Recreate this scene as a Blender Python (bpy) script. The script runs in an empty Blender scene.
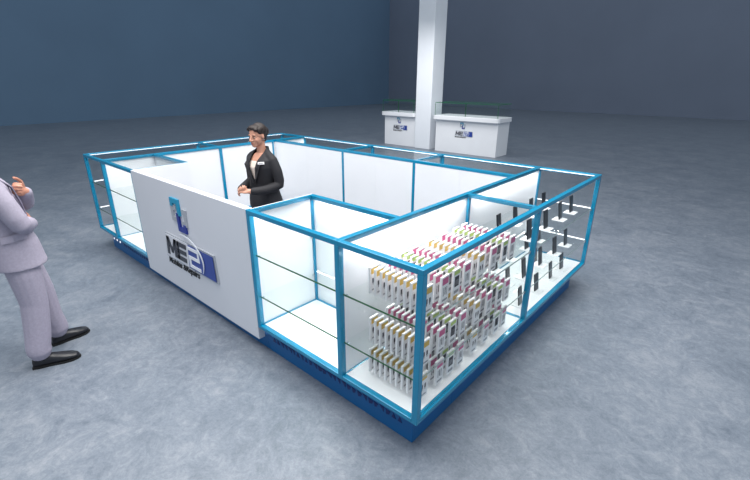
import bpy, bmesh, math, random
from mathutils import Vector, Matrix, noise
random.seed(7)
SC = bpy.context.scene
COL = SC.collection
PI = math.pi

# ------------------------------------------------------------------ camera
CAM = (1.03297, -1.51935, 2.0255); YAW, PIT, ROL, FPX = 0.72291, -0.36137, 0.00272, 424.307
fw = Vector((-math.sin(YAW)*math.cos(PIT), math.cos(YAW)*math.cos(PIT), math.sin(PIT)))
rt = fw.cross(Vector((0, 0, 1))).normalized(); up = rt.cross(fw)
r2 = rt*math.cos(ROL)+up*math.sin(ROL); u2 = -rt*math.sin(ROL)+up*math.cos(ROL)
cd = bpy.data.cameras.new('camera'); cam = bpy.data.objects.new('camera', cd); COL.objects.link(cam)
m = Matrix((r2, u2, -fw)).transposed().to_4x4(); m.translation = Vector(CAM); cam.matrix_world = m
cd.sensor_width = 36; cd.lens = FPX/750*36; cd.clip_end = 200
SC.camera = cam

# ------------------------------------------------------------------ world, lights, exposure
w = bpy.data.worlds.new('world'); SC.world = w; w.use_nodes = True
bgn = w.node_tree.nodes['Background']; bgn.inputs[0].default_value = (0.62, 0.69, 0.76, 1); bgn.inputs[1].default_value = 0.88
def area(name, loc, target, sx, sy, power, color):
    l = bpy.data.lights.new(name, 'AREA'); l.shape = 'RECTANGLE'; l.size = sx; l.size_y = sy; l.energy = power; l.color = color
    o = bpy.data.objects.new(name, l); COL.objects.link(o); o.location = loc
    o.rotation_euler = (Vector(target)-Vector(loc)).to_track_quat('-Z', 'Y').to_euler()
    return o
area('hall_light_kiosk', (-1.6, 0.6, 5.2), (-1.8, 0.8, 0), 6.5, 5.0, 690, (1.0, 0.97, 0.93))  # broad unseen lamp standing in for hall lighting above the kiosk
area('hall_light_counters', (-6.3, 7.6, 3.2), (-6.6, 8.2, 0), 3.2, 1.4, 85, (1.0, 0.98, 0.96))
SC.view_settings.view_transform = 'Standard'; SC.view_settings.look = 'None'
SC.view_settings.gamma = 1; SC.view_settings.use_curve_mapping = False
SC.view_settings.exposure = 0.0
SC.cycles.max_bounces = 10; SC.cycles.transparent_max_bounces = 48; SC.cycles.use_denoising = True
SC.cycles.caustics_reflective = False; SC.cycles.caustics_refractive = False

# ------------------------------------------------------------------ materials
def lin(c):
    return tuple((v/255/12.92 if v/255 <= 0.04045 else ((v/255+0.055)/1.055)**2.4) for v in c)+(1,)
def mat(name, rgb, rough=0.5, metal=0.0, vary=0.0, scale=20, bump=0.0, spec=0.5, emit=None, coat=0.0):
    M = bpy.data.materials.new(name); M.use_nodes = True
    nt = M.node_tree; b = nt.nodes['Principled BSDF']
    c = lin(rgb); b.inputs['Base Color'].default_value = c
    b.inputs['Roughness'].default_value = rough; b.inputs['Metallic'].default_value = metal
    b.inputs['Specular IOR Level'].default_value = spec; b.inputs['Coat Weight'].default_value = coat
    if emit:
        b.inputs['Emission Color'].default_value = c; b.inputs['Emission Strength'].default_value = emit
    if vary or bump:
        tc = nt.nodes.new('ShaderNodeTexCoord'); n = nt.nodes.new('ShaderNodeTexNoise')
        n.inputs['Scale'].default_value = scale; n.inputs['Detail'].default_value = 4
        nt.links.new(tc.outputs['Object'], n.inputs['Vector'])
        if vary:
            r = nt.nodes.new('ShaderNodeValToRGB')
            r.color_ramp.elements[0].color = tuple(v*(1-vary) for v in c[:3])+(1,)
            r.color_ramp.elements[1].color = tuple(min(1, v*(1+vary)) for v in c[:3])+(1,)
            r.color_ramp.elements[0].position = 0.3; r.color_ramp.elements[1].position = 0.7
            nt.links.new(n.outputs[0], r.inputs[0]); nt.links.new(r.outputs[0], b.inputs['Base Color'])
        if bump:
            bn = nt.nodes.new('ShaderNodeBump'); bn.inputs['Strength'].default_value = bump; bn.inputs['Distance'].default_value = 0.004
            nt.links.new(n.outputs[0], bn.inputs['Height']); nt.links.new(bn.outputs[0], b.inputs['Normal'])
    return M
def glass(name, tint, ior=1.45, rough=0.0):
    M = bpy.data.materials.new(name); M.use_nodes = True; nt = M.node_tree; nt.nodes.clear()
    o = nt.nodes.new('ShaderNodeOutputMaterial'); t = nt.nodes.new('ShaderNodeBsdfTransparent'); g = nt.nodes.new('ShaderNodeBsdfGlossy')
    f = nt.nodes.new('ShaderNodeFresnel'); x = nt.nodes.new('ShaderNodeMixShader')
    t.inputs[0].default_value = tint+(1,); g.inputs['Roughness'].default_value = rough; f.inputs[0].default_value = ior
    ge = nt.nodes.new('ShaderNodeNewGeometry'); mu = nt.nodes.new('ShaderNodeMath'); mu.operation = 'SUBTRACT'; mu.use_clamp = True   # reflect on the entering face only
    sc_ = nt.nodes.new('ShaderNodeMath'); sc_.operation = 'MULTIPLY'; sc_.inputs[1].default_value = 0.65
    nt.links.new(f.outputs[0], sc_.inputs[0]); nt.links.new(sc_.outputs[0], mu.inputs[0]); nt.links.new(ge.outputs['Backfacing'], mu.inputs[1])
    nt.links.new(mu.outputs[0], x.inputs[0]); nt.links.new(t.outputs[0], x.inputs[1]); nt.links.new(g.outputs[0], x.inputs[2])
    nt.links.new(x.outputs[0], o.inputs[0]); return M
def floor_mat():
    M = bpy.data.materials.new('polished_concrete'); M.use_nodes = True; nt = M.node_tree; b = nt.nodes['Principled BSDF']
    tc = nt.nodes.new('ShaderNodeTexCoord')
    def nz(scale, detail, dist, rough=0.6):
        n = nt.nodes.new('ShaderNodeTexNoise'); n.inputs['Scale'].default_value = scale; n.inputs['Detail'].default_value = detail
        n.inputs['Distortion'].default_value = dist; n.inputs['Roughness'].default_value = rough
        nt.links.new(tc.outputs['Object'], n.inputs['Vector']); return n
    big = nz(1.6, 6, 0.6); mid = nz(8.5, 12, 1.5, 0.78); fine = nz(55, 8, 0.8, 0.8)
    def mix(a, c, fac):
        q = nt.nodes.new('ShaderNodeMix'); q.data_type = 'FLOAT'; q.inputs[0].default_value = fac
        nt.links.new(a, q.inputs[2]); nt.links.new(c, q.inputs[3]); return q.outputs[0]
    v = mix(mix(big.outputs[0], mid.outputs[0], 0.62), fine.outputs[0], 0.3)
    sm_ = nz(3.2, 14, 2.2, 0.82); v = mix(v, sm_.outputs[0], 0.3)
    r = nt.nodes.new('ShaderNodeValToRGB'); e = r.color_ramp.elements
    e[0].position = 0.385; e[0].color = lin((80, 90, 103)); e[1].position = 0.615; e[1].color = lin((140, 145, 153))
    k = r.color_ramp.elements.new(0.5); k.color = lin((109, 118, 130))
    nt.links.new(v, r.inputs[0]); nt.links.new(r.outputs[0], b.inputs['Base Color'])
    rr = nt.nodes.new('ShaderNodeMapRange'); rr.inputs[3].default_value = 0.30; rr.inputs[4].default_value = 0.52
    nt.links.new(v, rr.inputs[0]); nt.links.new(rr.outputs[0], b.inputs['Roughness'])
    bn = nt.nodes.new('ShaderNodeBump'); bn.inputs['Strength'].default_value = 0.15; bn.inputs['Distance'].default_value = 0.01
    nt.links.new(v, bn.inputs['Height']); nt.links.new(bn.outputs[0], b.inputs['Normal'])
    return M
M = dict(
 floor=floor_mat(),
 wallL=mat('blue_wall_paint', (104, 132, 158), 0.7, vary=0.05, scale=0.3),  # left wall bluer, right wall greyer
 wallR=mat('slate_wall_paint', (122, 132, 150), 0.7, vary=0.05, scale=0.3),
 pillar=mat('white_pillar_paint', (228, 232, 238), 0.5, vary=0.02, scale=2),
 white=mat('white_laminate', (232, 234, 238), 0.3, vary=0.015, scale=3),
 panel=mat('white_satin_panel', (214, 217, 224), 0.35, vary=0.015, scale=2),
 blue=mat('blue_powder_coated_frame', (0, 132, 172), 0.22, metal=0.15, vary=0.06, scale=6, coat=0.4),
 plinth=mat('blue_plinth_laminate', (0, 92, 152), 0.4, vary=0.05, scale=5),
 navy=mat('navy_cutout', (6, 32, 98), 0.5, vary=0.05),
 glass=glass('clear_pane', (0.988, 0.994, 0.992), 1.33), shelf=glass('shelf_pane', (0.975, 0.988, 0.982), 1.33),
 edge=mat('green_glass_edge', (44, 104, 62), 0.15, vary=0.1, scale=10),
 edgeg=mat('grey_glass_edge', (178, 194, 190), 0.15, vary=0.1, scale=10),
 edgeb=mat('bright_green_glass_edge', (20, 110, 62), 0.2, vary=0.1, scale=10),
 led=mat('led_strip', (250, 250, 255), 0.5, emit=1.1),  # glow of the light strips; shelf end edges borrow it to look lit
 steel=mat('peg_steel', (190, 192, 196), 0.25, metal=0.9, vary=0.03),
 clip=mat('chrome_clip', (200, 215, 225), 0.15, metal=0.9, vary=0.03),
 card=mat('white_card', (238, 236, 238), 0.5, vary=0.02, scale=30),
 cgrey=mat('printed_grey', (150, 148, 152), 0.5, vary=0.2, scale=200),
 cdark=mat('printed_black', (44, 42, 52), 0.5, vary=0.1, scale=80),
 yellow=mat('printed_yellow', (208, 172, 80), 0.5, vary=0.05, scale=60),
 pink=mat('printed_pink', (200, 92, 138), 0.5, vary=0.05, scale=60),
 green=mat('printed_green', (180, 206, 108), 0.5, vary=0.05, scale=60),
 phone=mat('black_phone', (12, 14, 20), 0.3, vary=0.1, scale=40), screen=mat('phone_screen', (16, 20, 28), 0.3, vary=0.1, scale=20),
 acrylic=mat('white_acrylic', (240, 242, 245), 0.3, vary=0.01),
 teal=mat('sign_teal', (24, 148, 186), 0.35, vary=0.04), lnavy=mat('sign_navy', (30, 50, 140), 0.35, vary=0.04),
 silver=mat('sign_silver', (176, 181, 189), 0.35, metal=0.2, vary=0.04), charcoal=mat('sign_charcoal', (52, 55, 66), 0.4, vary=0.05),
 signblue=mat('sign_blue', (38, 66, 150), 0.35, vary=0.06, scale=8), signwhite=mat('sign_white', (232, 236, 242), 0.4, vary=0.01),
 black=mat('sign_black', (14, 14, 18), 0.5, vary=0.05),
 skin=mat('skin', (194, 142, 120), 0.5, vary=0.05, scale=15), skinm=mat('skin_tanned', (196, 138, 116), 0.5, vary=0.06, scale=15),
 hair=mat('dark_brown_hair', (30, 20, 19), 0.6, vary=0.35, scale=60, bump=0.6), lips=mat('lips', (158, 78, 74), 0.4, vary=0.05),
 eyew=mat('eye_white', (170, 160, 156), 0.3, vary=0.02), iris=mat('iris_dark', (30, 20, 18), 0.3, vary=0.05), brow=mat('brow', (46, 30, 26), 0.6, vary=0.1),
 suit=mat('black_suit_wool', (27, 27, 33), 0.75, vary=0.12, scale=90, bump=0.25), blouse=mat('cream_blouse', (214, 200, 190), 0.6, vary=0.04, scale=40, bump=0.2),
 msuit=mat('lilac_grey_suit', (163, 157, 174), 0.75, vary=0.06, scale=70, bump=0.2), mshirt=mat('dark_shirt', (50, 50, 66), 0.7, vary=0.08, scale=60),
 leather=mat('black_leather', (26, 27, 34), 0.35, vary=0.15, scale=40, bump=0.1), sole=mat('rubber_sole', (14, 14, 16), 0.7, vary=0.1),
)

# ------------------------------------------------------------------ helpers
def build(name, bm, mats, parent=None, smooth=False, bevel=0.0, loc=None):
    bmesh.ops.recalc_face_normals(bm, faces=bm.faces)
    me = bpy.data.meshes.new(name); bm.to_mesh(me); bm.free()
    for k in (mats if isinstance(mats, (list, tuple)) else [mats]): me.materials.append(k)
    if smooth:
        for p in me.polygons: p.use_smooth = True
    o = bpy.data.objects.new(name, me); COL.objects.link(o)
    if parent: o.parent = parent
    if loc: o.location = loc
    if bevel:
        b = o.modifiers.new('bevel', 'BEVEL'); b.width = bevel; b.segments = 2; b.limit_method = 'ANGLE'
    return o
def box(bm, x0, x1, y0, y1, z0, z1, mi=0):
    vs = [bm.verts.new((x, y, z)) for x in (min(x0,x1), max(x0,x1)) for y in (min(y0,y1), max(y0,y1)) for z in (min(z0,z1), max(z0,z1))]
    fs = []
    for q in ((0,1,3,2), (4,6,7,5), (0,4,5,1), (2,3,7,6), (0,2,6,4), (1,5,7,3)):
        f = bm.faces.new([vs[i] for i in q]); f.material_index = mi; fs.append(f)
    return fs
def prism(bm, poly, y0, y1, mi=0):
    """poly in (x, z); extruded along y"""
    a = [bm.verts.new((p[0], y0, p[1])) for p in poly]; b = [bm.verts.new((p[0], y1, p[1])) for p in poly]
    n = len(poly)
    f = [bm.faces.new(a), bm.faces.new(b[::-1])]
    for i in range(n): f.append(bm.faces.new((a[i], b[i], b[(i+1) % n], a[(i+1) % n])))
    for q in f: q.material_index = mi
    return f
def strip(pts, wd):
    """thick polyline outline (x, z) with mitred corners"""
    P = [Vector(p) for p in pts]; L = []; R = []
    for i, p in enumerate(P):
        d0 = (P[i]-P[i-1]).normalized() if i else (P[1]-P[0]).normalized()
        d1 = (P[i+1]-P[i]).normalized() if i < len(P)-1 else d0
        n0 = Vector((-d0.y, d0.x)); n1 = Vector((-d1.y, d1.x)); n = (n0+n1).normalized(); k = wd/2/max(0.35, n.dot(n0))
        L.append(p+n*k); R.append(p-n*k)
    return [(L[i], L[i+1], R[i+1], R[i]) for i in range(len(P)-1)]
def tag(o, label, cat, group=None):
    o['label'] = label; o['category'] = cat
    if group: o['group'] = group
    return o
def thing(name, label, cat, loc=(0, 0, 0), group=None, rz=0):
    o = bpy.data.objects.new(name, None); COL.objects.link(o); o.location = loc; o.rotation_euler = (0, 0, rz)
    o.empty_display_size = 0.1
    return tag(o, label, cat, group)
def bxo(name, parent, m_, x0, x1, y0, y1, z0, z1, bevel=0.0):
    bm = bmesh.new(); box(bm, x0, x1, y0, y1, z0, z1); return build(name, bm, m_, parent, bevel=bevel)
def struct(o): o['kind'] = 'structure'; return o

# ------------------------------------------------------------------ room
L, W, D = 5.0, 2.94, 0.6           # kiosk length, width, showcase depth
H0, H1 = 0.238, 1.182              # frame bottom and top
bm = bmesh.new(); box(bm, -25.3, 30, -14, 30.1, -0.1, 0); struct(build('floor', bm, M['floor']))
bm = bmesh.new(); box(bm, -25.3, -25.0, -14, 30.1, 0, 14); struct(build('wall_left', bm, M['wallL']))
bm = bmesh.new(); box(bm, -25.0, 30, 29.8, 30.1, 0, 14); struct(build('wall_back', bm, M['wallR']))
bm = bmesh.new(); box(bm, -25.0, -24.96, -14, 29.8, 0, 0.09); struct(build('baseboard_left', bm, M['wallL']))
bm = bmesh.new(); box(bm, -24.96, 30, 29.76, 29.8, 0, 0.09); struct(build('baseboard_back', bm, M['wallR']))
bm = bmesh.new(); box(bm, -7.10, -6.53, 9.58, 10.18, 0, 14); o = struct(build('pillar', bm, M['pillar'], bevel=0.01))

# ------------------------------------------------------------------ kiosk showcases
PW, RH = 0.038, 0.032              # post width, rail height
def rail(p, x0, x1, y0, y1, top=True, name='top_rail'):
    z0, z1 = (H1-RH, H1) if top else (H0, H0+0.03)
    return bxo(name if top else 'bottom_rail', p, M['blue'], x0, x1, y0, y1, z0, z1, 0.003)
def post(p, x0, x1, y0, y1):
    return bxo('post', p, M['blue'], x0, x1, y0, y1, H0+0.03, H1-RH, 0.003)
def pane(p, x0, x1, y0, y1, z0, z1, name='glass_pane', m_='glass'):
    return bxo(name, p, M[m_], x0, x1, y0, y1, z0, z1)
def shelf(p, x0, x1, y0, y1, z, edges):
    """glass shelf: edges maps '-y','+x','+y','-x' to a material slot"""
    bm = bmesh.new(); fs = box(bm, x0, x1, y0, y1, z-0.012, z)
    key = {'-x': 0, '+x': 1, '-y': 2, '+y': 3}
    for k, i in edges.items(): fs[key[k]].material_index = i
    s = build('glass_shelf', bm, [M['shelf'], M['edge'], M['edgeg'], M['led']], p)
    return s
def clip(p, x, y, z):
    bm = bmesh.new(); box(bm, x-0.008, x+0.008, y-0.008, y+0.008, z-0.024, z-0.0125); build('shelf_clip', bm, M['clip'], p, bevel=0.002)
SH = (0.515, 0.848)
g = 0.006                          # glass thickness
WP = 0.016                         # white panel thickness
h = PW
# right arm: x -0.6..0, y 0..W
r = thing('display_case', 'long blue-framed glass showcase along the right side, filled with packaged accessories and phones', 'showcase', (0, 0, 0), 'blue-framed showcases of the kiosk')
XM = -D
for x0, x1 in ((-h, 0), (XM-h/2, XM+h/2)):
    for y0, y1 in ((0, h), (1.44-h/2, 1.44+h/2), (W-h, W)):
        if x0 < -0.3 and y0 > 0.1 and y0 < 2: continue
        post(r, x0, x1, y0, y1)
bxo('post', r, M['blue'], XM+h/2-0.004, XM+h/2+0.014, 1.425, 1.455, H0+0.03, H1-RH)
for t in (True, False):
    rail(r, -h, 0, 0, W, t); rail(r, XM-h/2, XM+h/2, 0, W, t)
    rail(r, XM+h/2, -h, 0, h, t); rail(r, XM+h/2, -h, W-h, W, t)
    rail(r, XM+h/2, -h, 1.44-0.016, 1.44+0.016, t)
bxo('base_board', r, M['white'], XM+h/2, -h+0.01, h-0.01, W-h+0.01, H0+0.004, H0+0.026)
bxo('back_panel', r, M['white'], XM-WP/2, XM+WP/2, h, 1.44, H0+0.03, H1-RH)
bxo('back_panel', r, M['white'], XM-WP/2, XM+WP/2, 1.4415, W-h, H0+0.03, H1-RH)
pane(r, -0.022, -0.022+g, h, 1.44-h/2, H0+0.03, H1-RH); pane(r, -0.022, -0.022+g, 1.44+h/2, W-h, H0+0.03, H1-RH)
pane(r, XM+h/2, -h, 0.016, 0.016+g, H0+0.03, H1-RH); pane(r, XM+h/2, -h, W-0.022, W-0.022+g, H0+0.03, H1-RH)
pane(r, XM+h/2, -h, h, 1.424, H1-0.012, H1-0.006, 'glass_top'); pane(r, XM+h/2, -h, 1.456, W-h, H1-0.012, H1-0.006, 'glass_top')
for z in SH:
    shelf(r, XM+0.02, -0.024, 0.024, 1.42, z, {'-y': 1, '+x': 2})
    shelf(r, XM+0.02, -0.024, 1.462, W-0.024, z, {'+x': 2})
    bxo('shelf_edge_strip', r, M['led'], XM+0.03, -0.03, W-0.036, W-0.025, z-0.008, z+0.001)  # emissive bar imitating light caught on the shelf's far edge
    for x, y in ((-0.03, 0.045), (-0.03, 1.41), (-0.03, 1.47), (-0.03, W-0.05), (XM+0.03, 0.045)): clip(r, x, y, z)
bxo('light_strip', r, M['led'], XM+0.02, -h, W-h-0.010, W-h-0.001, H1-0.019, H1-0.013)

# front right box: x -1.5..-0.6, y 0..0.6
XB = -1.506
r = thing('display_case', 'empty blue-framed glass showcase beside the white logo panel, nearest the camera', 'showcase', (0, 0, 0), 'blue-framed showcases of the kiosk')
x1 = XM-h/2
post(r, XB, XB+h, 0, h); post(r, XB+0.0125, XB+h, D-h, D)
for t in (True, False):
    rail(r, XB, x1, 0, h, t); rail(r, XB+0.0125, x1, D-h, D, t); rail(r, XB+0.0125, XB+h, h, D-h, t)
bxo('base_board', r, M['white'], XB+h-0.01, x1, h-0.01, D-h+0.01, H0+0.004, H0+0.026)
bxo('back_panel', r, M['white'], XB+h, x1, D-0.018, D-0.018+WP, H0+0.03, H1-RH)
bxo('side_panel', r, M['white'], XB, XB+0.012, h+0.0005, D, H0+0.001, H1-0.002)
pane(r, XB+h, x1, 0.016, 0.016+g, H0+0.03, H1-RH); bxo('side_panel', r, M['white'], XB+0.0125, XB+0.022, h, D-h, H0+0.03, H1-RH)
pane(r, XB+h, x1, h, D-h, H1-0.012, H1-0.006, 'glass_top')
for z in SH:
    shelf(r, XB+0.024, x1-0.002, 0.024, D-0.04, z, {'-y': 1})
    for x, y in ((XB+0.045, 0.045), (XB+0.03, D-0.05)): clip(r, x, y, z)

# front left box: x -4.4..-3.53
XL, XR = -L+D, -3.53
r = thing('display_case', 'small empty blue-framed glass showcase left of the white logo panel', 'showcase', (0, 0, 0), 'blue-framed showcases of the kiosk')
x0 = XL+h/2
post(r, XR-0.014, XR, 0, 0.02)
for t in (True, False):
    rail(r, x0, XR, 0, h, t); rail(r, x0, XR-WP-0.0005, D-h, D, t); rail(r, XR-WP-0.007, XR-WP-0.0005, h, D-h, t)
bxo('base_board', r, M['white'], x0, XR-0.01, h-0.01, D-h+0.01, H0+0.004, H0+0.026)
bxo('back_panel', r, M['white'], x0, XR-WP-0.001, D-0.018, D-0.018+WP, H0+0.03, H1-RH)
bxo('side_panel', r, M['white'], XR-WP, XR, h+0.0005, D, H0+0.001, H1-0.002)
pane(r, x0, XR-0.02, 0.016, 0.016+g, H0+0.03, H1-RH); pane(r, x0, XR-WP-0.008, h, D-h, H1-0.012, H1-0.006, 'glass_top')
for z in SH:
    shelf(r, x0+0.004, XR-0.02, 0.024, D-0.04, z, {'-y': 1})
    clip(r, XR-0.03, 0.045, z)

# left arm: x -5..-4.4
r = thing('display_case', 'narrow blue-framed glass showcase forming the far left side, empty with lit strips', 'showcase', (0, 0, 0), 'blue-framed showcases of the kiosk')
for y0, y1 in ((0, h), (W-h, W)):
    post(r, -L, -L+h, y0, y1); post(r, XL-h/2, XL+h/2, y0, y1)
post(r, -L, -L+h, 1.44-h/2, 1.44+h/2)
bxo('post', r, M['blue'], XL+0.009, XL+0.026, D+0.001, D+0.025, H0+0.03, H1-RH)
bxo('post', r, M['blue'], XL+0.009, XL+0.022, 1.43, 1.47, H0+0.03, H1-RH)
bxo('post', r, M['blue'], XL+0.009, XL+0.022, W-D-0.045, W-D-0.025, H0+0.03, H1-RH)
for t in (True, False):
    rail(r, -L, -L+h, 0, W, t); rail(r, XL-h/2, XL+h/2, 0, W, t)
    rail(r, -L+h, XL-h/2, 0, h, t); rail(r, -L+h, XL-h/2, W-h, W, t); rail(r, -L+h, XL-h/2, 1.44-0.016, 1.44+0.016, t)
bxo('base_board', r, M['white'], -L+h-0.01, XL-h/2, h-0.01, W-h+0.01, H0+0.004, H0+0.026)
bxo('back_panel', r, M['white'], XL-WP/2, XL+WP/2, h, 1.44, H0+0.03, H1-RH)
bxo('back_panel', r, M['white'], XL-WP/2, XL+WP/2, 1.4415, W-h, H0+0.03, H1-RH)
pane(r, -L+0.016, -L+0.022, h, 1.44-h/2, H0+0.03, H1-RH); pane(r, -L+0.016, -L+0.022, 1.44+h/2, W-h, H0+0.03, H1-RH)
pane(r, -L+h, XL-h/2, 0.016, 0.016+g, H0+0.03, H1-RH); pane(r, -L+h, XL-h/2, W-0.022, W-0.016, H0+0.03, H1-RH)
pane(r, -L+h, XL-h/2, h, 1.424, H1-0.012, H1-0.006, 'glass_top'); pane(r, -L+h, XL-h/2, 1.456, W-h, H1-0.012, H1-0.006, 'glass_top')
for z in SH:
    shelf(r, -L+0.024, XL-0.02, 0.024, W-0.024, z, {'-y': 1})
    bxo('shelf_edge_strip', r, M['led'], -L+0.025, -L+0.036, 0.05, W-0.05, z-0.008, z+0.001)  # lit glass edge imitated by an emissive bar
    clip(r, -L+0.05, 0.045, z); clip(r, XL-0.03, 0.045, z)
bxo('light_strip', r, M['led'], -L+h+0.001, -L+h+0.010, h, W-h, H1-0.019, H1-0.013)

# back row: x -4.4..-0.6, y W-D..W
r = thing('display_case', 'long blue-framed glass showcase across the back of the kiosk, behind the saleswoman', 'showcase', (0, 0, 0), 'blue-framed showcases of the kiosk')
xa, xb = XL+h/2, XM-h/2
DV = (-1.791, -2.935)
for t in (True, False):
    rail(r, xa, xb, W-h, W, t); rail(r, xa, xb, W-D, W-D+h, t)
    for x in DV: rail(r, x-0.016, x+0.016, W-D+h, W-h, t)
for x in DV: post(r, x-h/2, x+h/2, W-D-0.002, W-D+h); post(r, x-h/2, x+h/2, W-h, W)
bxo('base_board', r, M['white'], xa, xb, W-D+h-0.01, W-h+0.01, H0+0.004, H0+0.026)
xs = [xa]+[v for q in sorted(DV) for v in (q-h/2, q+h/2)]+[xb]
for i in range(0, 6, 2):
    bxo('back_panel', r, M['white'], xs[i], (xs[i]+xs[i+1])/2-0.0007, W-D+0.002, W-D+0.002+WP, H0+0.03, H1-RH)
    bxo('back_panel', r, M['white'], (xs[i]+xs[i+1])/2+0.0007, xs[i+1], W-D+0.002, W-D+0.002+WP, H0+0.03, H1-RH)
    pane(r, xs[i], xs[i+1], W-0.022, W-0.016, H0+0.03, H1-RH)
    pane(r, xs[i]+0.002, xs[i+1]-0.002, W-D+h, W-h, H1-0.012, H1-0.006, 'glass_top')
    bxo('light_strip', r, M['led'], xs[i]+0.02, xs[i+1]-0.02, W-h-0.010, W-h-0.001, H1-0.019, H1-0.013)
    for z in SH: shelf(r, xs[i], xs[i+1], W-D+0.03, W-0.024, z, {'+y': 2})

# plinth
r = thing('plinth', 'dark blue recessed base running under the showcases and logo panel', 'plinth')
ia, ib = 0.082, 0.13; zt = H0-0.001
for a in ((-L+ib, -ia, ia, D-ia), (-L+ib, -ia, W-D+ia, W-ib), (-L+ib, -L+D-ia, D-ia+0.001, W-D+ia-0.001), (-D+ia, -ia, D-ia+0.001, W-D+ia-0.001)):
    bm = bmesh.new()
    if a[2] == ia:
        box(bm, XB, -ia, ia, D-ia, 0, zt); box(bm, -L+ib, XR, ia, D-ia, 0, zt); box(bm, XR+0.0005, XB-0.0005, ia, 0.2, 0, 0.129)
    else: box(bm, a[0], a[1], a[2], a[3], 0, zt)
    build('kickboard', bm, M['plinth'], r, bevel=0.002)
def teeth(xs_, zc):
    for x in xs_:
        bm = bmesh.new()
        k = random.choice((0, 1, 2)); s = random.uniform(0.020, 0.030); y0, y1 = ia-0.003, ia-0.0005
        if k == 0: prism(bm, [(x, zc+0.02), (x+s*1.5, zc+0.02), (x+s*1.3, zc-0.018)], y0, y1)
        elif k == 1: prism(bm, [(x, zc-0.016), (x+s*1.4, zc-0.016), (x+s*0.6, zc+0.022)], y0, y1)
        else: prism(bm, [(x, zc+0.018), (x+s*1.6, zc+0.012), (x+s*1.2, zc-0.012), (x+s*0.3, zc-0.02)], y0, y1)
        build('vent_cutout', bm, M['navy'], r)  # irregular raised navy triangles along the plinth front
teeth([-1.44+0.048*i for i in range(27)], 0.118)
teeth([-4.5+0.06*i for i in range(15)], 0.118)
for i in range(3): bxo('plinth_light', r, M['led'], -4.82+i*0.10, -4.80+i*0.10, ia-0.004, ia-0.0005, 0.115, 0.135)  # small white emissive dots on the plinth front

# case area lamps: some at the light strips, others added unseen to whiten interiors
def strip_light(x, y, ln, ang, dx, dy):
    l = bpy.data.lights.new('strip_light', 'AREA'); l.shape = 'RECTANGLE'; l.size = ln; l.size_y = 0.012; l.energy = LEDW*ln; l.color = (1, 0.99, 0.98)
    o = bpy.data.objects.new('strip_light', l); COL.objects.link(o); o.location = (x, y, H1-0.036)
    o.rotation_euler = (Vector((dx, dy, -1))).to_track_quat('-Z', 'X' if False else 'Y').to_euler() if False else Matrix(((math.cos(ang), -math.sin(ang), 0), (math.sin(ang), math.cos(ang), 0), (0, 0, 1))).to_euler()
LEDW = 2.7
strip_light(-0.545, 0.74, 1.3, PI/2, 0, 0); strip_light(-0.545, 2.18, 1.3, PI/2, 0, 0); strip_light(-0.3, W-0.05, 0.45, 0, 0, 0)
strip_light((XB+XM)/2, 0.05, 0.8, 0, 0, 0); strip_light((XB+XM)/2, D-0.055, 0.75, 0, 0, 0); LEDW = 1.6; strip_light((XL+XR)/2, 0.05, 0.7, 0, 0, 0); LEDW = 2.6
strip_light(-L+0.05, 0.74, 1.3, PI/2, 0, 0); strip_light(-L+0.05, 2.18, 1.3, PI/2, 0, 0)
for i in range(0, 6, 2): strip_light((xs[i]+xs[i+1])/2, W-0.05, xs[i+1]-xs[i]-0.1, 0, 0, 0)

# ------------------------------------------------------------------ logo panel
SLAB = 0.055
p = thing('logo_panel', 'large white front counter panel carrying a company logo, between two glass showcases', 'counter panel')
bxo('panel', p, M['panel'], XR+0.001, XB-0.001, 0.0, SLAB, 0.13, H1+0.003, 0.002)
bxo('support_rib', p, M['white'], XR+0.3, XR+0.33, SLAB+0.001, 0.2, 0.131, 1.0); bxo('support_rib', p, M['white'], XB-0.33, XB-0.3, SLAB+0.001, 0.2, 0.131, 1.0)

def text_mesh(s, size, shear=0.0, offset=0.0, extrude=0.002, space=1.0):
    c = bpy.data.curves.new('t', 'FONT'); c.body = s; c.size = size; c.shear = shear; c.offset = offset; c.extrude = extrude; c.space_character = space
    o = bpy.data.objects.new('t', c); COL.objects.link(o); bpy.context.view_layer.update()
    me = bpy.data.meshes.new_from_object(o.evaluated_get(bpy.context.evaluated_depsgraph_get()))
    bpy.data.objects.remove(o); return me
def put_text(name, s, width, x, z, y, m_, parent, **kw):
    me = text_mesh(s, 1.0, extrude=0.0, **kw)
    xs_ = [v.co.x for v in me.vertices]; k = width/(max(xs_)-min(xs_)); x_ = min(xs_)
    me.transform(Matrix.Translation((x, y, z)) @ Matrix.Rotation(PI/2, 4, 'X') @ Matrix.Scale(k, 4) @ Matrix.Translation((-x_, 0, 0)))
    me.materials.append(m_); o = bpy.data.objects.new(name, me); COL.objects.link(o); o.parent = parent
    so = o.modifiers.new('depth', 'SOLIDIFY'); so.thickness = 0.003; so.offset = 0
    return o
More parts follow.
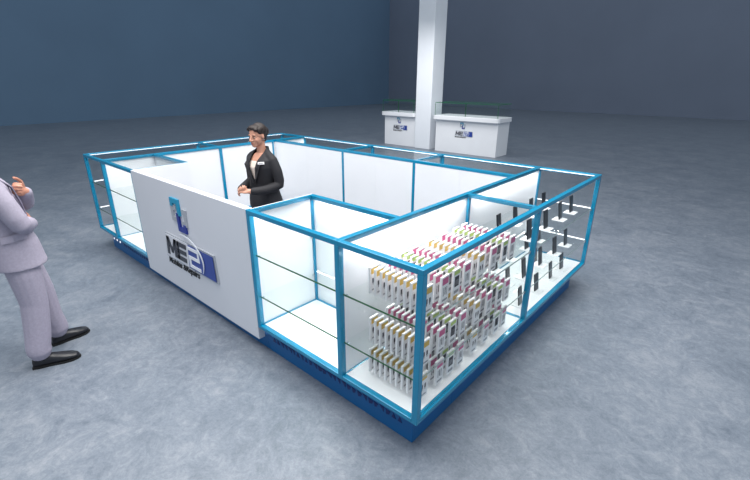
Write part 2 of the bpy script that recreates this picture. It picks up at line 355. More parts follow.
def logo(parent, ox, oz, s, y, text=True):
    """whole company sign; ox, oz lower left of plate, s = scale (1 = plate 0.93 m long)"""
    def T(pts): return [(ox+a*s, oz+b*s) for a, b in pts]
    def lay(name, polys, m_, d0, d1):
        bm = bmesh.new()
        for q in polys: prism(bm, q, y-d1*s, y-d0*s)
        return build(name, bm, m_, parent)
    ic = lambda pts, wd: [[tuple(v) for v in q] for q in strip([Vector((ox+(0.258+a*0.245)*s, oz+(0.335+b*0.27)*s)) for a, b in pts], wd*s)]
    for nm, path, mm in (('icon_link_grey', [(0.34, 0.72), (0.0, 0.72), (0.02, 0.34), (0.30, 0.34)], 'silver'), ('icon_link_grey', [(0.76, 0.68), (0.97, 0.68), (0.95, 0.28), (0.68, 0.28)], 'silver'),
                     ('icon_link_teal', [(0.06, 0.76), (0.06, 0.96), (0.53, 0.96), (0.55, 0.50)], 'teal'), ('icon_link_navy', [(0.42, 0.56), (0.44, 0.04), (0.86, 0.04), (0.86, 0.24)], 'lnavy')):
        lay(nm, ic(path, 0.046 if mm == 'silver' else 0.044), M[mm], 0.0, 0.012 if mm == 'silver' else 0.016)
    # plate
    lay('sign_plate', [T([(-0.02, -0.01), (0.935, -0.01), (0.915, 0.24), (0.03, 0.24)])], M['silver'], 0, 0.012)
    lay('sign_face', [T([(-0.003, 0.002), (0.46, 0.002), (0.46, 0.228), (0.04, 0.228)])], M['panel'], 0.0121, 0.016)
    lay('sign_face', [T([(0.45, 0.005), (0.915, 0.005), (0.90, 0.226), (0.48, 0.226)])], M['signblue'], 0.0162, 0.019)
    # letters
    lay('letter_m', [T(q) for q in ([(0.03, 0.03), (0.075, 0.03), (0.10, 0.21), (0.055, 0.21)], [(0.055, 0.21), (0.10, 0.21), (0.155, 0.09), (0.125, 0.06)],
        [(0.20, 0.21), (0.245, 0.21), (0.155, 0.06), (0.125, 0.06)], [(0.185, 0.03), (0.23, 0.03), (0.245, 0.21), (0.20, 0.21)])], M['charcoal'], 0.0165, 0.021)
    lay('letter_e', [T(q) for q in ([(0.255, 0.165), (0.43, 0.165), (0.435, 0.208), (0.262, 0.208)], [(0.25, 0.098), (0.42, 0.098), (0.423, 0.138), (0.254, 0.138)],
        [(0.243, 0.03), (0.41, 0.03), (0.415, 0.072), (0.247, 0.072)], [(0.243, 0.03), (0.285, 0.03), (0.295, 0.208), (0.262, 0.208)])], M['charcoal'], 0.0165, 0.021)
    two = [(0.475, 0.200), (0.655, 0.200), (0.655, 0.118), (0.495, 0.118), (0.495, 0.034), (0.675, 0.034)]
    lay('numeral_two', [[tuple(v) for v in q] for q in strip([Vector(v) for v in T(two)], 0.030*s)], M['signwhite'], 0.0195, 0.024)
    arc = []
    for i in range(15):
        a = math.radians(104-i*9.5); arc.append((0.44+0.31*math.cos(a), 0.115+0.195*math.sin(a)))
    bm = bmesh.new(); A = [Vector(v) for v in T(arc)]
    for i in range(14):
        w0, w1 = [0.024*s*max(0.12, math.sin((j+0.8)/15.5*PI)) for j in (i, i+1)]
        c = Vector(T([(0.44, 0.115)])[0]); n0 = (A[i]-c).normalized(); n1 = (A[i+1]-c).normalized()
        prism(bm, [tuple(A[i]), tuple(A[i+1]), tuple(A[i+1]-n1*w1), tuple(A[i]-n0*w0)], y-0.028*s, y-0.0245*s)
    build('sign_swoosh', bm, M['signwhite'], parent)
    if text:
        put_text('lettering', 'Mobiles &Repairs', 0.60*s, ox-0.01*s, oz-0.075*s, y-0.004*s, M['black'], parent, shear=0.25, offset=0.014, space=0.95)
logo(p, -2.95, 0.447, 1.0, 0.0)

# ------------------------------------------------------------------ packaged accessories on pegs
def package(kind):
    col = {'yellow': 3, 'pink': 4, 'green': 5}[kind]; wd, ht, th = 0.078, 0.165, 0.013
    bm = bmesh.new(); box(bm, -th/2, th/2, -wd/2, wd/2, 0, ht, 0)
    def lab(y0, y1, z0, z1, mi):
        e = th/2+0.0006; vs = [bm.verts.new(q) for q in ((e, y0, z0), (e, y1, z0), (e, y1, z1), (e, y0, z1))]
        f = bm.faces.new(vs); f.material_index = mi; return f
    if kind == 'yellow':
        lab(-0.030, 0.030, ht-0.045, ht-0.010, col)
        for s in (-1, 1):
            lab(s*0.014-0.007, s*0.014+0.007, 0.062, 0.092, 2); lab(s*0.014-0.003, s*0.014+0.003, 0.050, 0.062, 2)
        lab(-0.024, 0.024, 0.014, 0.024, 1)
    elif kind == 'pink':
        lab(-0.031, 0.031, ht-0.050, ht-0.010, col)
        for k in range(3): lab(-0.020+k*0.016, -0.012+k*0.016, 0.045+0.006*(k % 2), 0.098, 1 if k != 1 else 2)
        lab(-0.026, 0.026, 0.012, 0.026, 1)
    else:
        lab(-0.032, 0.032, ht-0.032, ht-0.008, col)
        lab(-0.024, 0.024, 0.056, 0.122, 2); lab(-0.017, 0.017, 0.066, 0.100, 1)
        lab(-0.026, 0.026, 0.014, 0.034, 1)
    o = build('accessory_box', bm, [M['card'], M['cgrey'], M['cdark'], M['yellow'], M['pink'], M['green']])
    return o
NTH = ['outermost, right behind the side glass', 'second in from the side glass', 'third in from the side glass', 'fourth in from the side glass', 'fifth in from the side glass',
       'sixth in from the side glass', 'seventh in from the side glass', 'eighth in from the side glass', 'ninth in from the side glass', 'innermost, next to the white wall']
ROW = ['foremost', 'second', 'third', 'fourth', 'fifth', 'sixth', 'seventh', 'rearmost']
protos = {}
cols = [('yellow', 0.165), ('pink', 0.325), ('green', 0.45), ('pink', 0.57), ('yellow', 0.745), ('pink', 0.91), ('green', 1.07), ('pink', 1.19)]
for ti, (zb, tn) in enumerate(((0.295, 'bottom tier'), (0.517, 'middle shelf'), (0.850, 'top shelf'))):
    for ci, (kind, y) in enumerate(cols):
        bm = bmesh.new(); zp = zb+0.1675
        bmesh.ops.create_cone(bm, cap_ends=True, segments=8, radius1=0.0018, radius2=0.0018, depth=0.52, matrix=Matrix.Translation((-0.3215, y, zp)) @ Matrix.Rotation(PI/2, 4, 'Y'))
        box(bm, -0.5915, -0.581, y-0.006, y+0.006, zp-0.008, zp+0.008)
        pg = build('peg_hook', bm, M['shelf'])
        tag(pg, f'clear peg holding the {ROW[ci]} row of {kind}-topped boxes, {tn}', 'hook', 'pegs holding the accessory boxes')
        for i in range(10):
            x = -0.080-0.0425*i
            if kind not in protos: o = protos[kind] = package(kind)
            else: o = protos[kind].copy(); COL.objects.link(o)
            o.location = (x, y+random.uniform(-.003, .003), zb+random.uniform(-0.0005, 0.0005)); o.rotation_euler = (0, 0, random.uniform(-.03, .03))
            tag(o, f'{kind}-topped white box, {ROW[ci]} row, {tn}, {NTH[i]}', 'box', 'packaged accessories in the right showcase')

# ------------------------------------------------------------------ phones on white bases
PN = ['nearest the middle post', 'second from the middle post', 'third from the middle post', 'farthest from the middle post']
ph0 = st0 = None
for zb, tn in ((H0+0.0265, 'showcase floor'), (SH[0]+0.0005, 'middle shelf'), (SH[1]+0.0005, 'top shelf')):
    for xi, (x, rn) in enumerate(((-0.13, 'outer'), (-0.37, 'inner'))):
        for k, y in enumerate((1.63, 1.97, 2.31, 2.60) if xi == 0 else (1.60, 1.91, 2.25, 2.55)):
            if st0 is None:
                bm = bmesh.new(); box(bm, -0.052, 0.052, -0.055, 0.055, 0, 0.008); s = st0 = build('phone_stand', bm, M['acrylic'], bevel=0.003)
                bm = bmesh.new(); box(bm, 0.012, 0.018, -0.03, 0.03, 0.008, 0.016); lip = build('lip', bm, M['acrylic'], s)
                bm = bmesh.new(); box(bm, -0.0045, 0.0045, -0.038, 0.038, 0, 0.158); o = ph0 = build('mobile_phone', bm, M['phone'], bevel=0.003)
                bm = bmesh.new(); box(bm, 0.0046, 0.0054, -0.035, 0.035, 0.006, 0.152); sc = build('screen', bm, M['screen'], o)
            else:
                s = st0.copy(); COL.objects.link(s); q = lip.copy(); COL.objects.link(q); q.parent = s
                o = ph0.copy(); COL.objects.link(o); q = sc.copy(); COL.objects.link(q); q.parent = o
            s.location = (x, y, zb); o.location = (x+0.003, y, zb+0.0085); o.rotation_euler = (0, math.radians(-8), math.radians(random.uniform(-4, 4)))
            tag(s, f'white phone base on the {tn}, {rn} row, {PN[k]}', 'stand', 'white phone display bases')
            tag(o, f'black phone standing on the {tn}, {rn} row, {PN[k]}', 'phone', 'display phones in the right showcase')

# ------------------------------------------------------------------ background counters
def counter(name_label, x0, x1, y0, y1, ex0, ex1, logox):
    p = thing('service_counter', name_label, 'counter', (0, 0, 0), 'white service counters by the pillar')
    bxo('body', p, M['white'], x0, x1, y0, y1, 0.0, 0.93, 0.004)
    bm = bmesh.new(); r_ = 0.09; pts = []
    xa, xb, ya, yb = x0-ex0, x1+ex1, y0-0.14, y1+0.02
    for cx, cy, a0 in ((xb-r_, yb-r_, 0), (xa+r_, yb-r_, 90), (xa+r_, ya+r_, 180), (xb-r_, ya+r_, 270)):
        for k in range(7):
            a = math.radians(a0+k*15); pts.append((cx+r_*math.cos(a), cy+r_*math.sin(a)))
    lo = [bm.verts.new((a, b, 0.931)) for a, b in pts]; hi = [bm.verts.new((a, b, 1.05)) for a, b in pts]
    bm.faces.new(lo[::-1]); bm.faces.new(hi)
    for i in range(len(pts)): bm.faces.new((lo[i], lo[(i+1) % len(pts)], hi[(i+1) % len(pts)], hi[i]))
    build('countertop', bm, M['white'], p, bevel=0.012)
    # glass case on top
    z0, z1 = 1.0505, 1.40; ga, gb, gc, gd = xa+0.06, xb-0.05, y0-0.10, y1-0.05
    t_ = 0.012
    for a in ((ga, gb, gc, gc+t_), (ga, gb, gd-t_, gd), (ga, ga+t_, gc+t_, gd-t_), (gb-t_, gb, gc+t_, gd-t_)):
        pane(p, a[0], a[1], a[2], a[3], z0, z1, 'glass_side', 'shelf')
    bm = bmesh.new(); fs = box(bm, ga, gb, gc, gd, z1+0.0005, z1+0.014)
    for f in fs[:4]: f.material_index = 1
    build('glass_lid', bm, [M['shelf'], M['edgeb']], p)
    for x in ((ga+gb)/2,): bxo('glass_divider', p, M['edge'], x-0.006, x+0.006, gc+t_, gc+t_+0.02, z0, z1)
    for x in (ga+0.004, gb-0.010): bxo('corner_edge', p, M['edge'], x-0.005, x+0.006, gc-0.004, gc-0.0005, z0, z1)
    logo(p, logox, 0.50, 0.62, y0, True)
counter('white service counter with glass case on top, left of the pillar', -8.42, -7.11, 9.68, 10.35, 0.06, 0.0, -8.05)
counter('longer white service counter with glass case on top, right of the pillar', -6.30, -4.30, 9.55, 10.25, 0.05, 0.07, -5.62)

# ------------------------------------------------------------------ people
def ring(bm, c, ax, ay, n=16, p=2.0):
    vs = []
    for i in range(n):
        a = 2*PI*i/n; ca, sa = math.cos(a), math.sin(a)
        vs.append(bm.verts.new(c + ax*(math.copysign(abs(ca)**(2/p), ca)) + ay*(math.copysign(abs(sa)**(2/p), sa))))
    return vs
def loft(bm, rings):
    for a, b in zip(rings[:-1], rings[1:]):
        n = len(a)
        for i in range(n): bm.faces.new((a[i], a[(i+1) % n], b[(i+1) % n], b[i]))
    bm.faces.new(rings[0][::-1]); bm.faces.new(rings[-1])
def torso(bm, rows, n=24, p=2.3):
    """rows: (x, y, z, half width, half depth)"""
    loft(bm, [ring(bm, Vector((x, y, z)), Vector((a, 0, 0)), Vector((0, b, 0)), n, p) for x, y, z, a, b in rows])
def limb(bm, pts, n=14, sub=3, flat=1.0, axis=None):
    """pts: (point, radius); smooth tube with round ends"""
    P = [Vector(q[0]) for q in pts]; Rr = [q[1] for q in pts]
    cs, rs = [], []
    m_ = len(P)
    for i in range(m_-1):
        p0, p1, p2, p3 = P[max(i-1, 0)], P[i], P[i+1], P[min(i+2, m_-1)]
        for k in range(sub):
            t = k/sub; t2, t3 = t*t, t*t*t
            c = 0.5*((2*p1)+(p2-p0)*t+(2*p0-5*p1+4*p2-p3)*t2+(3*p1-p0-3*p2+p3)*t3)
            cs.append(c.lerp(p1.lerp(p2, t), 0.5)); rs.append(Rr[i]+(Rr[i+1]-Rr[i])*t)
    cs.append(P[-1]); rs.append(Rr[-1])
    d0 = (cs[0]-cs[1]).normalized(); d1 = (cs[-1]-cs[-2]).normalized()
    r0_, r1_ = rs[0], rs[-1]
    cs = [cs[0]+d0*r0_*0.9, cs[0]+d0*r0_*0.6]+cs+[cs[-1]+d1*r1_*0.6, cs[-1]+d1*r1_*0.9]
    rs = [r0_*0.3, r0_*0.75]+rs+[r1_*0.75, r1_*0.3]
    rings = []; ref = Vector(axis) if axis else None; last = None
    for i, c in enumerate(cs):
        d = (cs[min(i+1, len(cs)-1)]-cs[max(i-1, 0)]).normalized()
        if last is None: a = (ref if ref else Vector((1, 0.2, 0.1) if abs(d.x) < 0.8 else (0, 1, 0.1)))
        else: a = last
        a = (a-d*a.dot(d)).normalized(); last = a; b = d.cross(a)
        rings.append(ring(bm, c, a*rs[i], b*rs[i]*flat, n))
    loft(bm, rings)
def blob(bm, c, rx, ry, rz, rot=None):
    mt = Matrix.Translation(Vector(c)) @ (rot.to_4x4() if rot else Matrix.Identity(4)) @ Matrix.Diagonal((rx, ry, rz, 1))
    bmesh.ops.create_uvsphere(bm, u_segments=20, v_segments=14, radius=1, matrix=mt)
def organic(name, bm, m_, parent, voxel=0.006, smooth=5):
    """fuse the overlapping volumes into ONE continuous skin"""
    me = bpy.data.meshes.new('tmp'); bm.to_mesh(me); bm.free()
    o = bpy.data.objects.new('tmp', me); COL.objects.link(o)
    md = o.modifiers.new('r', 'REMESH'); md.mode = 'VOXEL'; md.voxel_size = voxel; md.use_smooth_shade = True
    sm = o.modifiers.new('s', 'SMOOTH'); sm.factor = 0.5; sm.iterations = smooth
    bpy.context.view_layer.update()
    out = bpy.data.meshes.new_from_object(o.evaluated_get(bpy.context.evaluated_depsgraph_get()))
    bpy.data.objects.remove(o); out.name = name
    out.materials.clear(); out.materials.append(m_)
    for p_ in out.polygons: p_.use_smooth = True
    q = bpy.data.objects.new(name, out); COL.objects.link(q); q.parent = parent; return q
def hand(bm, wrist, d, nrm, side, curl=0.6, size=1.0, thumb_up=0.0):
    """d: wrist to fingers, nrm: out of the palm, side: +1/-1 which side the thumb leaves"""
    wr = Vector(wrist); d = Vector(d).normalized(); nrm = Vector(nrm); nrm = (nrm-d*nrm.dot(d)).normalized(); s = d.cross(nrm)*side
    k = size
    rot = Matrix((s, d, nrm)).transposed()
    blob(bm, wr+d*0.045*k, 0.040*k, 0.055*k, 0.017*k, rot)
    limb(bm, [(wr-d*0.008*k, 0.025*k), (wr+d*0.02*k, 0.027*k)], flat=0.75, axis=s)
    for i, (off, ln, st) in enumerate(((0.028, 0.072, 0.082), (0.010, 0.080, 0.088), (-0.009, 0.074, 0.086), (-0.027, 0.058, 0.078))):
        p = wr+s*off*k+d*st*k; pts = [(p-d*0.03*k, 0.0095*k), (p, 0.0095*k)]; a = 0.15*curl
        for j, f in enumerate((0.42, 0.32, 0.26)):
            a += curl*(0.75+0.1*i*0.5)
            p = p+(d*math.cos(a)+nrm*math.sin(a))*ln*f*k; pts.append((p, (0.0088-0.0009*j)*k))
        limb(bm, pts, n=10, sub=2)
    p = wr+s*0.022*k+d*0.018*k
    t1 = p+(s*0.75+d*0.65+nrm*0.25)*0.042*k; t2 = t1+(s*0.35+d*0.9+nrm*(0.35-0.3*thumb_up))*0.032*k; t3 = t2+(s*0.1+d*0.95+nrm*(0.4-0.5*thumb_up))*0.024*k
    limb(bm, [(p, 0.013*k), (t1, 0.0115*k), (t2, 0.010*k), (t3, 0.0085*k)], n=10, sub=2)
def head_geo(bm, c, Rm, k, fem):
    """c: centre of skull; Rm: rotation, face towards local -Y"""
    T = lambda x, y, z: Vector(c)+Rm @ Vector((x*k, y*k, z*k))
    B = lambda x, y, z, a, b, e: blob(bm, T(x, y, z), a*k, b*k, e*k, Rm)
    B(0, 0.015, 0.025, 0.073, 0.092, 0.085)          # cranium
    B(0, -0.022, -0.03, 0.058, 0.062, 0.075)          # face
    B(0, -0.045, -0.082, 0.034 if fem else 0.040, 0.036, 0.030)   # jaw and chin
    B(0, -0.020, -0.062, 0.052 if fem else 0.058, 0.052, 0.040)
    for s in (-1, 1):
        B(s*0.036, -0.058, -0.032, 0.018, 0.016, 0.020)   # cheek
        B(s*0.027, -0.070, 0.012, 0.021, 0.011, 0.009)    # brow ridge
        B(s*0.070, 0.012, -0.012, 0.009, 0.014, 0.024)    # ear
    limb(bm, [(T(0, -0.078, 0.008), 0.008*k), (T(0, -0.092, -0.016), 0.009*k), (T(0, -0.102, -0.034), 0.0115*k)], n=10)
    for s in (-1, 1): B(s*0.010, -0.090, -0.036, 0.009, 0.010, 0.007)
    B(0, -0.078, -0.062, 0.024, 0.010, 0.006); B(0, -0.076, -0.070, 0.020, 0.010, 0.006)
    return T
def face_parts(parent, T, Rm, k):
    for s in (-1, 1):
        bm = bmesh.new(); blob(bm, T(s*0.030, -0.0715, -0.006), 0.0125*k, 0.0075*k, 0.0048*k, Rm); e = build('eye', bm, M['eyew'], parent, smooth=True)
        bm = bmesh.new(); blob(bm, T(s*0.030, -0.0772, -0.006), 0.0062*k, 0.0032*k, 0.0050*k, Rm); build('iris', bm, M['iris'], e, smooth=True)
        bm = bmesh.new(); limb(bm, [(T(s*0.014, -0.0835, 0.013), 0.0022*k), (T(s*0.032, -0.082, 0.018), 0.0026*k), (T(s*0.050, -0.070, 0.012), 0.0016*k)], n=8); build('eyebrow', bm, M['brow'], parent, smooth=True)
    bm = bmesh.new(); blob(bm, T(0, -0.0835, -0.0625), 0.020*k, 0.0058*k, 0.0036*k, Rm); blob(bm, T(0, -0.0825, -0.068), 0.017*k, 0.0058*k, 0.0044*k, Rm)
    organic('lips', bm, M['lips'], parent, 0.002, 2)
def shoe(parent, heel, toe, k=1.0, z=0.0, pump=False):
    h_, t_ = Vector(heel+(0,)), Vector(toe+(0,)); d = (t_-h_); ln = d.length; d.normalize(); s = Vector((-d.y, d.x, 0)); R_ = Matrix((s, d, Vector((0, 0, 1)))).transposed()
    hl = 0.05 if pump else 0.0
    P = lambda a, b, c: h_+s*a*k+d*b*ln+Vector((0, 0, c*k+z))
    bm = bmesh.new()
    rows = ((0.02, 0.030, 0.030, 0.02+hl), (0.12, 0.036, 0.046, 0.022+hl), (0.30, 0.037, 0.045, 0.022+hl*0.8), (0.50, 0.041, 0.034, 0.022+hl*0.4), (0.68, 0.047, 0.026, 0.022), (0.84, 0.042, 0.020, 0.020), (0.95, 0.028, 0.015, 0.018), (0.995, 0.012, 0.008, 0.016))
    rg = []
    for b, w_, hh, zz in rows: rg.append(ring(bm, P(0, b, zz+hh*0.55), s*w_*k, Vector((0, 0, 1))*hh*k, 18, 2.4))
    loft(bm, rg)
    o = organic('shoe', bm, M['leather'], parent, 0.004, 3)
    bm = bmesh.new(); out = []
    for b, w_ in ((0.0, 0.022), (0.05, 0.034), (0.15, 0.040), (0.35, 0.039), (0.5, 0.043), (0.68, 0.050), (0.84, 0.045), (0.95, 0.030), (1.01, 0.010)): out.append((b, w_))
    ol = [P(w_, b, 0) for b, w_ in out]+[P(-w_, b, 0) for b, w_ in reversed(out)]
    lo = [bm.verts.new(v) for v in ol]; hi = [bm.verts.new(v+Vector((0, 0, 0.014*k))) for v in ol]
    bm.faces.new(lo); bm.faces.new(hi[::-1])
    for i in range(len(ol)): bm.faces.new((lo[i], lo[(i+1) % len(ol)], hi[(i+1) % len(ol)], hi[i]))
    if not pump:
        q = build('sole', bm, M['sole'], o)
        bm = bmesh.new()
        a, b = P(0.036, 0.01, 0), P(-0.036, 0.01, 0); box(bm, -0.034*k, 0.034*k, 0, 0.07, 0, 0.018*k); bmesh.ops.transform(bm, matrix=Matrix.Translation(h_) @ R_.to_4x4(), verts=bm.verts)
        build('shoe_heel', bm, M['sole'], o)
    else:
        bm.free(); bm = bmesh.new(); limb(bm, [(P(0, 0.08, 0.006), 0.006), (P(0, 0.10, 0.05), 0.014)], n=10); build('shoe_heel', bm, M['leather'], o, smooth=True)
    return o
def belt_line(pts, r_): 
    bm = bmesh.new(); limb(bm, [(p, r_) for p in pts], n=8); return bm

# --- saleswoman, facing local -Y
wm = thing('person', 'dark-haired woman in black suit with white badge, hands clasped, standing inside the kiosk', 'person', (-2.605, 0.90, 0), rz=math.radians(8))
bm = bmesh.new()
torso(bm, [(0, 0.01, 0.80, 0.12, 0.09), (0, 0.015, 0.88, 0.165, 0.115), (0, 0.005, 0.96, 0.155, 0.10), (0, 0, 1.05, 0.118, 0.083), (0, -0.005, 1.14, 0.128, 0.092), (0, -0.01, 1.22, 0.140, 0.10), (0, 0, 1.29, 0.120, 0.080), (0, 0.01, 1.345, 0.07, 0.055)])
HC = Vector((0, -0.03, 1.518)); HR = Matrix.Rotation(math.radians(3), 3, 'Z') @ Matrix.Rotation(math.radians(6), 3, 'X')
limb(bm, [((0, 0.015, 1.30), 0.058), ((0, 0.008, 1.38), 0.044), ((0, 0.0, 1.47), 0.044)], axis=(1, 0, 0))
T = head_geo(bm, HC, HR, 0.96, True)
S_, E_, W_ = [(0.165, 0.0, 1.315), (0.235, 0.02, 1.05), (0.058, -0.255, 0.985)], None, None
for s in (-1, 1):
    limb(bm, [((s*0.125, 0, 1.275), 0.036), ((s*0.183, 0.015, 1.18), 0.037), ((s*0.200, 0.02, 1.05), 0.036), ((s*0.14, -0.13, 1.015), 0.033), ((s*0.065, -0.245, 1.015), 0.025)])
    limb(bm, [((s*0.085, 0, 0.86), 0.090), ((s*0.09, -0.005, 0.66), 0.070), ((s*0.085, 0, 0.50), 0.052), ((s*0.085, 0.01, 0.36), 0.052), ((s*0.085, 0.01, 0.13), 0.032)])
    limb(bm, [((s*0.085, 0.01, 0.13), 0.032), ((s*0.087, 0.0, 0.085), 0.033), ((s*0.09, -0.08, 0.045), 0.028), ((s*0.09, -0.15, 0.025), 0.02)])
hand(bm, (0.060, -0.250, 1.015), (-0.85, -0.50, 0.10), (-0.2, 0.3, -0.9), -1, 0.75, 0.92)
hand(bm, (-0.060, -0.250, 1.005), (0.85, -0.50, 0.16), (0.1, 0.35, 0.9), -1, 0.75, 0.92)
organic('body', bm, M['skin'], wm, 0.005, 4)
face_parts(wm, T, HR, 0.96)
bm = bmesh.new()
B = lambda x, y, z, a, b, e: blob(bm, T(x, y, z), a, b, e, HR)
B(0, 0.034, 0.040, 0.076, 0.080, 0.078); B(0, -0.030, 0.082, 0.058, 0.048, 0.026); B(0, 0.085, 0.020, 0.058, 0.050, 0.060); B(0, 0.108, 0.020, 0.046, 0.042, 0.050); B(0, 0.060, -0.040, 0.050, 0.040, 0.045)
for s in (-1, 1): B(s*0.060, -0.002, 0.050, 0.018, 0.042, 0.036); B(s*0.062, 0.034, -0.004, 0.016, 0.022, 0.040); B(s*0.044, -0.052, 0.068, 0.024, 0.020, 0.018)
organic('hair', bm, M['hair'], wm, 0.004, 3)
for s in (-1, 1):
    bm = bmesh.new(); blob(bm, T(s*0.081, 0.006, -0.040), 0.004, 0.004, 0.005); build('earring', bm, M['clip'], wm, smooth=True)
# blouse
bm = bmesh.new()
torso(bm, [(0, -0.002, 1.00, 0.126, 0.092), (0, -0.004, 1.06, 0.126, 0.092), (0, -0.007, 1.14, 0.135, 0.100), (0, -0.012, 1.22, 0.147, 0.108), (0, -0.000, 1.27, 0.138, 0.094), (0, 0.012, 1.305, 0.10, 0.070)])
organic('blouse', bm, M['blouse'], wm, 0.006, 4)
# jacket: shell with an open V at the front
bm = bmesh.new()
rows = [(0, 0.012, 0.80, 0.185, 0.135), (0, 0.012, 0.88, 0.185, 0.132), (0, 0.004, 0.96, 0.168, 0.117), (0, 0, 1.05, 0.138, 0.103), (0, -0.004, 1.13, 0.150, 0.113), (0, -0.010, 1.22, 0.165, 0.123), (0, -0.002, 1.29, 0.165, 0.108), (0, 0.012, 1.335, 0.115, 0.080), (0, 0.020, 1.375, 0.070, 0.060), (0, 0.024, 1.412, 0.062, 0.056)]
torso(bm, rows, 28)
for s in (-1, 1):
    limb(bm, [((s*0.05, 0.012, 1.345), 0.045), ((s*0.135, 0.004, 1.305), 0.045)])
    limb(bm, [((s*0.142, 0.002, 1.290), 0.053), ((s*0.185, 0.015, 1.18), 0.053), ((s*0.200, 0.022, 1.05), 0.048), ((s*0.146, -0.120, 1.015), 0.044), ((s*0.085, -0.220, 1.014), 0.037)])
jk = organic('jacket', bm, M['suit'], wm, 0.006, 12)
def open_front(o, pred, planes=()):
    b_ = bmesh.new(); b_.from_mesh(o.data)
    for co, no in planes: bmesh.ops.bisect_plane(b_, geom=b_.verts[:]+b_.edges[:]+b_.faces[:], dist=1e-5, plane_co=co, plane_no=no)
    fs = [f for f in b_.faces if pred(f.calc_center_median())]
    bmesh.ops.delete(b_, geom=fs, context='FACES'); b_.to_mesh(o.data); b_.free()
    sm = o.modifiers.new('thick', 'SOLIDIFY'); sm.thickness = 0.004; sm.offset = -1
open_front(jk, lambda c: (c.y < 0.02 and c.z > 1.07 and abs(c.x) < (c.z-1.07)*0.24 and abs(c.x) < 0.09) or (c.z > 1.405) or (c.z > 1.36 and c.y < -0.03) or c.z < 0.812, [((0, 0, 1.07), (1, 0, -0.24)), ((0, 0, 1.07), (1, 0, 0.24)), ((0.09, 0, 0), (1, 0, 0)), ((-0.09, 0, 0), (1, 0, 0)), ((0, 0, 1.405), (0, 0, 1)), ((0, 0, 1.36), (0, 0, 1)), ((0, -0.03, 0), (0, 1, 0)), ((0, 0, 0.812), (0, 0, 1))])
for s in (-1, 1):   # lapels
    bm = bmesh.new()
    top = [(s*0.062, 0.015, 1.398), (s*0.074, -0.050, 1.340), (s*0.060, -0.112, 1.235), (s*0.032, -0.122, 1.15), (s*0.006, -0.118, 1.07)]
    out_ = [(s*0.092, 0.030, 1.368), (s*0.116, -0.066, 1.300), (s*0.108, -0.128, 1.245), (s*0.062, -0.130, 1.14), (s*0.012, -0.121, 1.065)]
    a = [bm.verts.new(v) for v in top]; b = [bm.verts.new(v) for v in out_]
    for i in range(4): bm.faces.new((a[i], a[i+1], b[i+1], b[i]))
    o = build('lapel', bm, M['suit'], jk); so = o.modifiers.new('t', 'SOLIDIFY'); so.thickness = 0.006; so.offset = 0
bm = bmesh.new(); blob(bm, (0.004, -0.116, 1.045), 0.009, 0.004, 0.009); build('button', bm, M['sole'], jk, smooth=True)
bm = bmesh.new(); box(bm, -0.034, 0.034, -0.003, 0.003, -0.012, 0.012); bd = build('name_badge', bm, M['card'], wm, bevel=0.002); bd.location = (0.112, -0.112, 1.272); bd.rotation_euler = (math.radians(-8), math.radians(-4), math.radians(22))
bm = bmesh.new(); box(bm, -0.022, 0.022, -0.0038, -0.0031, -0.004, 0.002); build('badge_print', bm, M['cgrey'], bd)
# trousers
bm = bmesh.new()
torso(bm, [(0, 0.012, 0.80, 0.165, 0.118), (0, 0.014, 0.88, 0.172, 0.122), (0, 0.006, 0.98, 0.150, 0.106), (0, 0, 1.03, 0.128, 0.092)])
for s in (-1, 1): limb(bm, [((s*0.085, 0.005, 0.83), 0.098), ((s*0.09, 0, 0.66), 0.082), ((s*0.088, 0.005, 0.50), 0.068), ((s*0.086, 0.01, 0.30), 0.062), ((s*0.086, 0.01, 0.13), 0.060)])
organic('trousers', bm, M['suit'], wm, 0.007, 4)
for s in (-1, 1): shoe(wm, (s*0.088, 0.05), (s*0.095, -0.17), 0.88, pump=True)

# --- man in the lilac suit, seen from his right side; local space = world offset from his root, facing +Y
RX, RY = -2.74, -1.10
mn = thing('person', 'man in lilac-grey suit and black shoes at the left edge, one hand raised', 'person', (RX, RY, 0))
Q = lambda x, y, z: Vector((x-RX, y-RY, z))
bm = bmesh.new()
torso(bm, [(0, -0.02, 0.84, 0.14, 0.10), (0, -0.03, 0.93, 0.175, 0.125), (0, -0.04, 1.03, 0.165, 0.110), (0, -0.065, 1.13, 0.160, 0.107), (0, -0.085, 1.25, 0.178, 0.117), (0, -0.09, 1.36, 0.172, 0.112), (0, -0.10, 1.42, 0.135, 0.08), (0, -0.10, 1.47, 0.075, 0.06)])
MR = Matrix.Rotation(PI, 3, 'Z') @ Matrix.Rotation(math.radians(4), 3, 'X')
limb(bm, [((0, -0.10, 1.44), 0.070), ((0, -0.095, 1.52), 0.060), ((0, -0.08, 1.60), 0.060)], axis=(1, 0, 0))
T2 = head_geo(bm, Vector((0, -0.065, 1.675)), MR, 1.04, False)
RS, RE, RWr = Q(-2.545, -1.175, 1.415), Q(-2.50, -1.075, 1.115), Q(-2.73, -0.985, 1.055)
LS, LE, LW = Q(-2.935, -1.19, 1.395), Q(-2.93, -0.97, 1.155), Q(-2.73, -0.965, 1.285)
limb(bm, [(RS+Vector((-0.03, 0, -0.03)), 0.040), (RS.lerp(RE, 0.5), 0.045), (RE, 0.043), (RWr, 0.029)])
limb(bm, [(LS+Vector((0.03, 0, -0.03)), 0.040), (LS.lerp(LE, 0.5), 0.045), (LE, 0.043), (LW, 0.029)])
hand(bm, RWr, (-1, 0.05, 0.0), (0, -1, 0.1), 1, 0.5, 1.05)
hand(bm, LW, (0.50, -0.72, 0.42), (0.80, 0.58, 0.05), 1, 1.0, 1.08, 1.0)
feet = {1: ((-2.625, -1.235), (-2.525, -0.955)), -1: ((-2.862, -1.065), (-2.885, -0.79))}
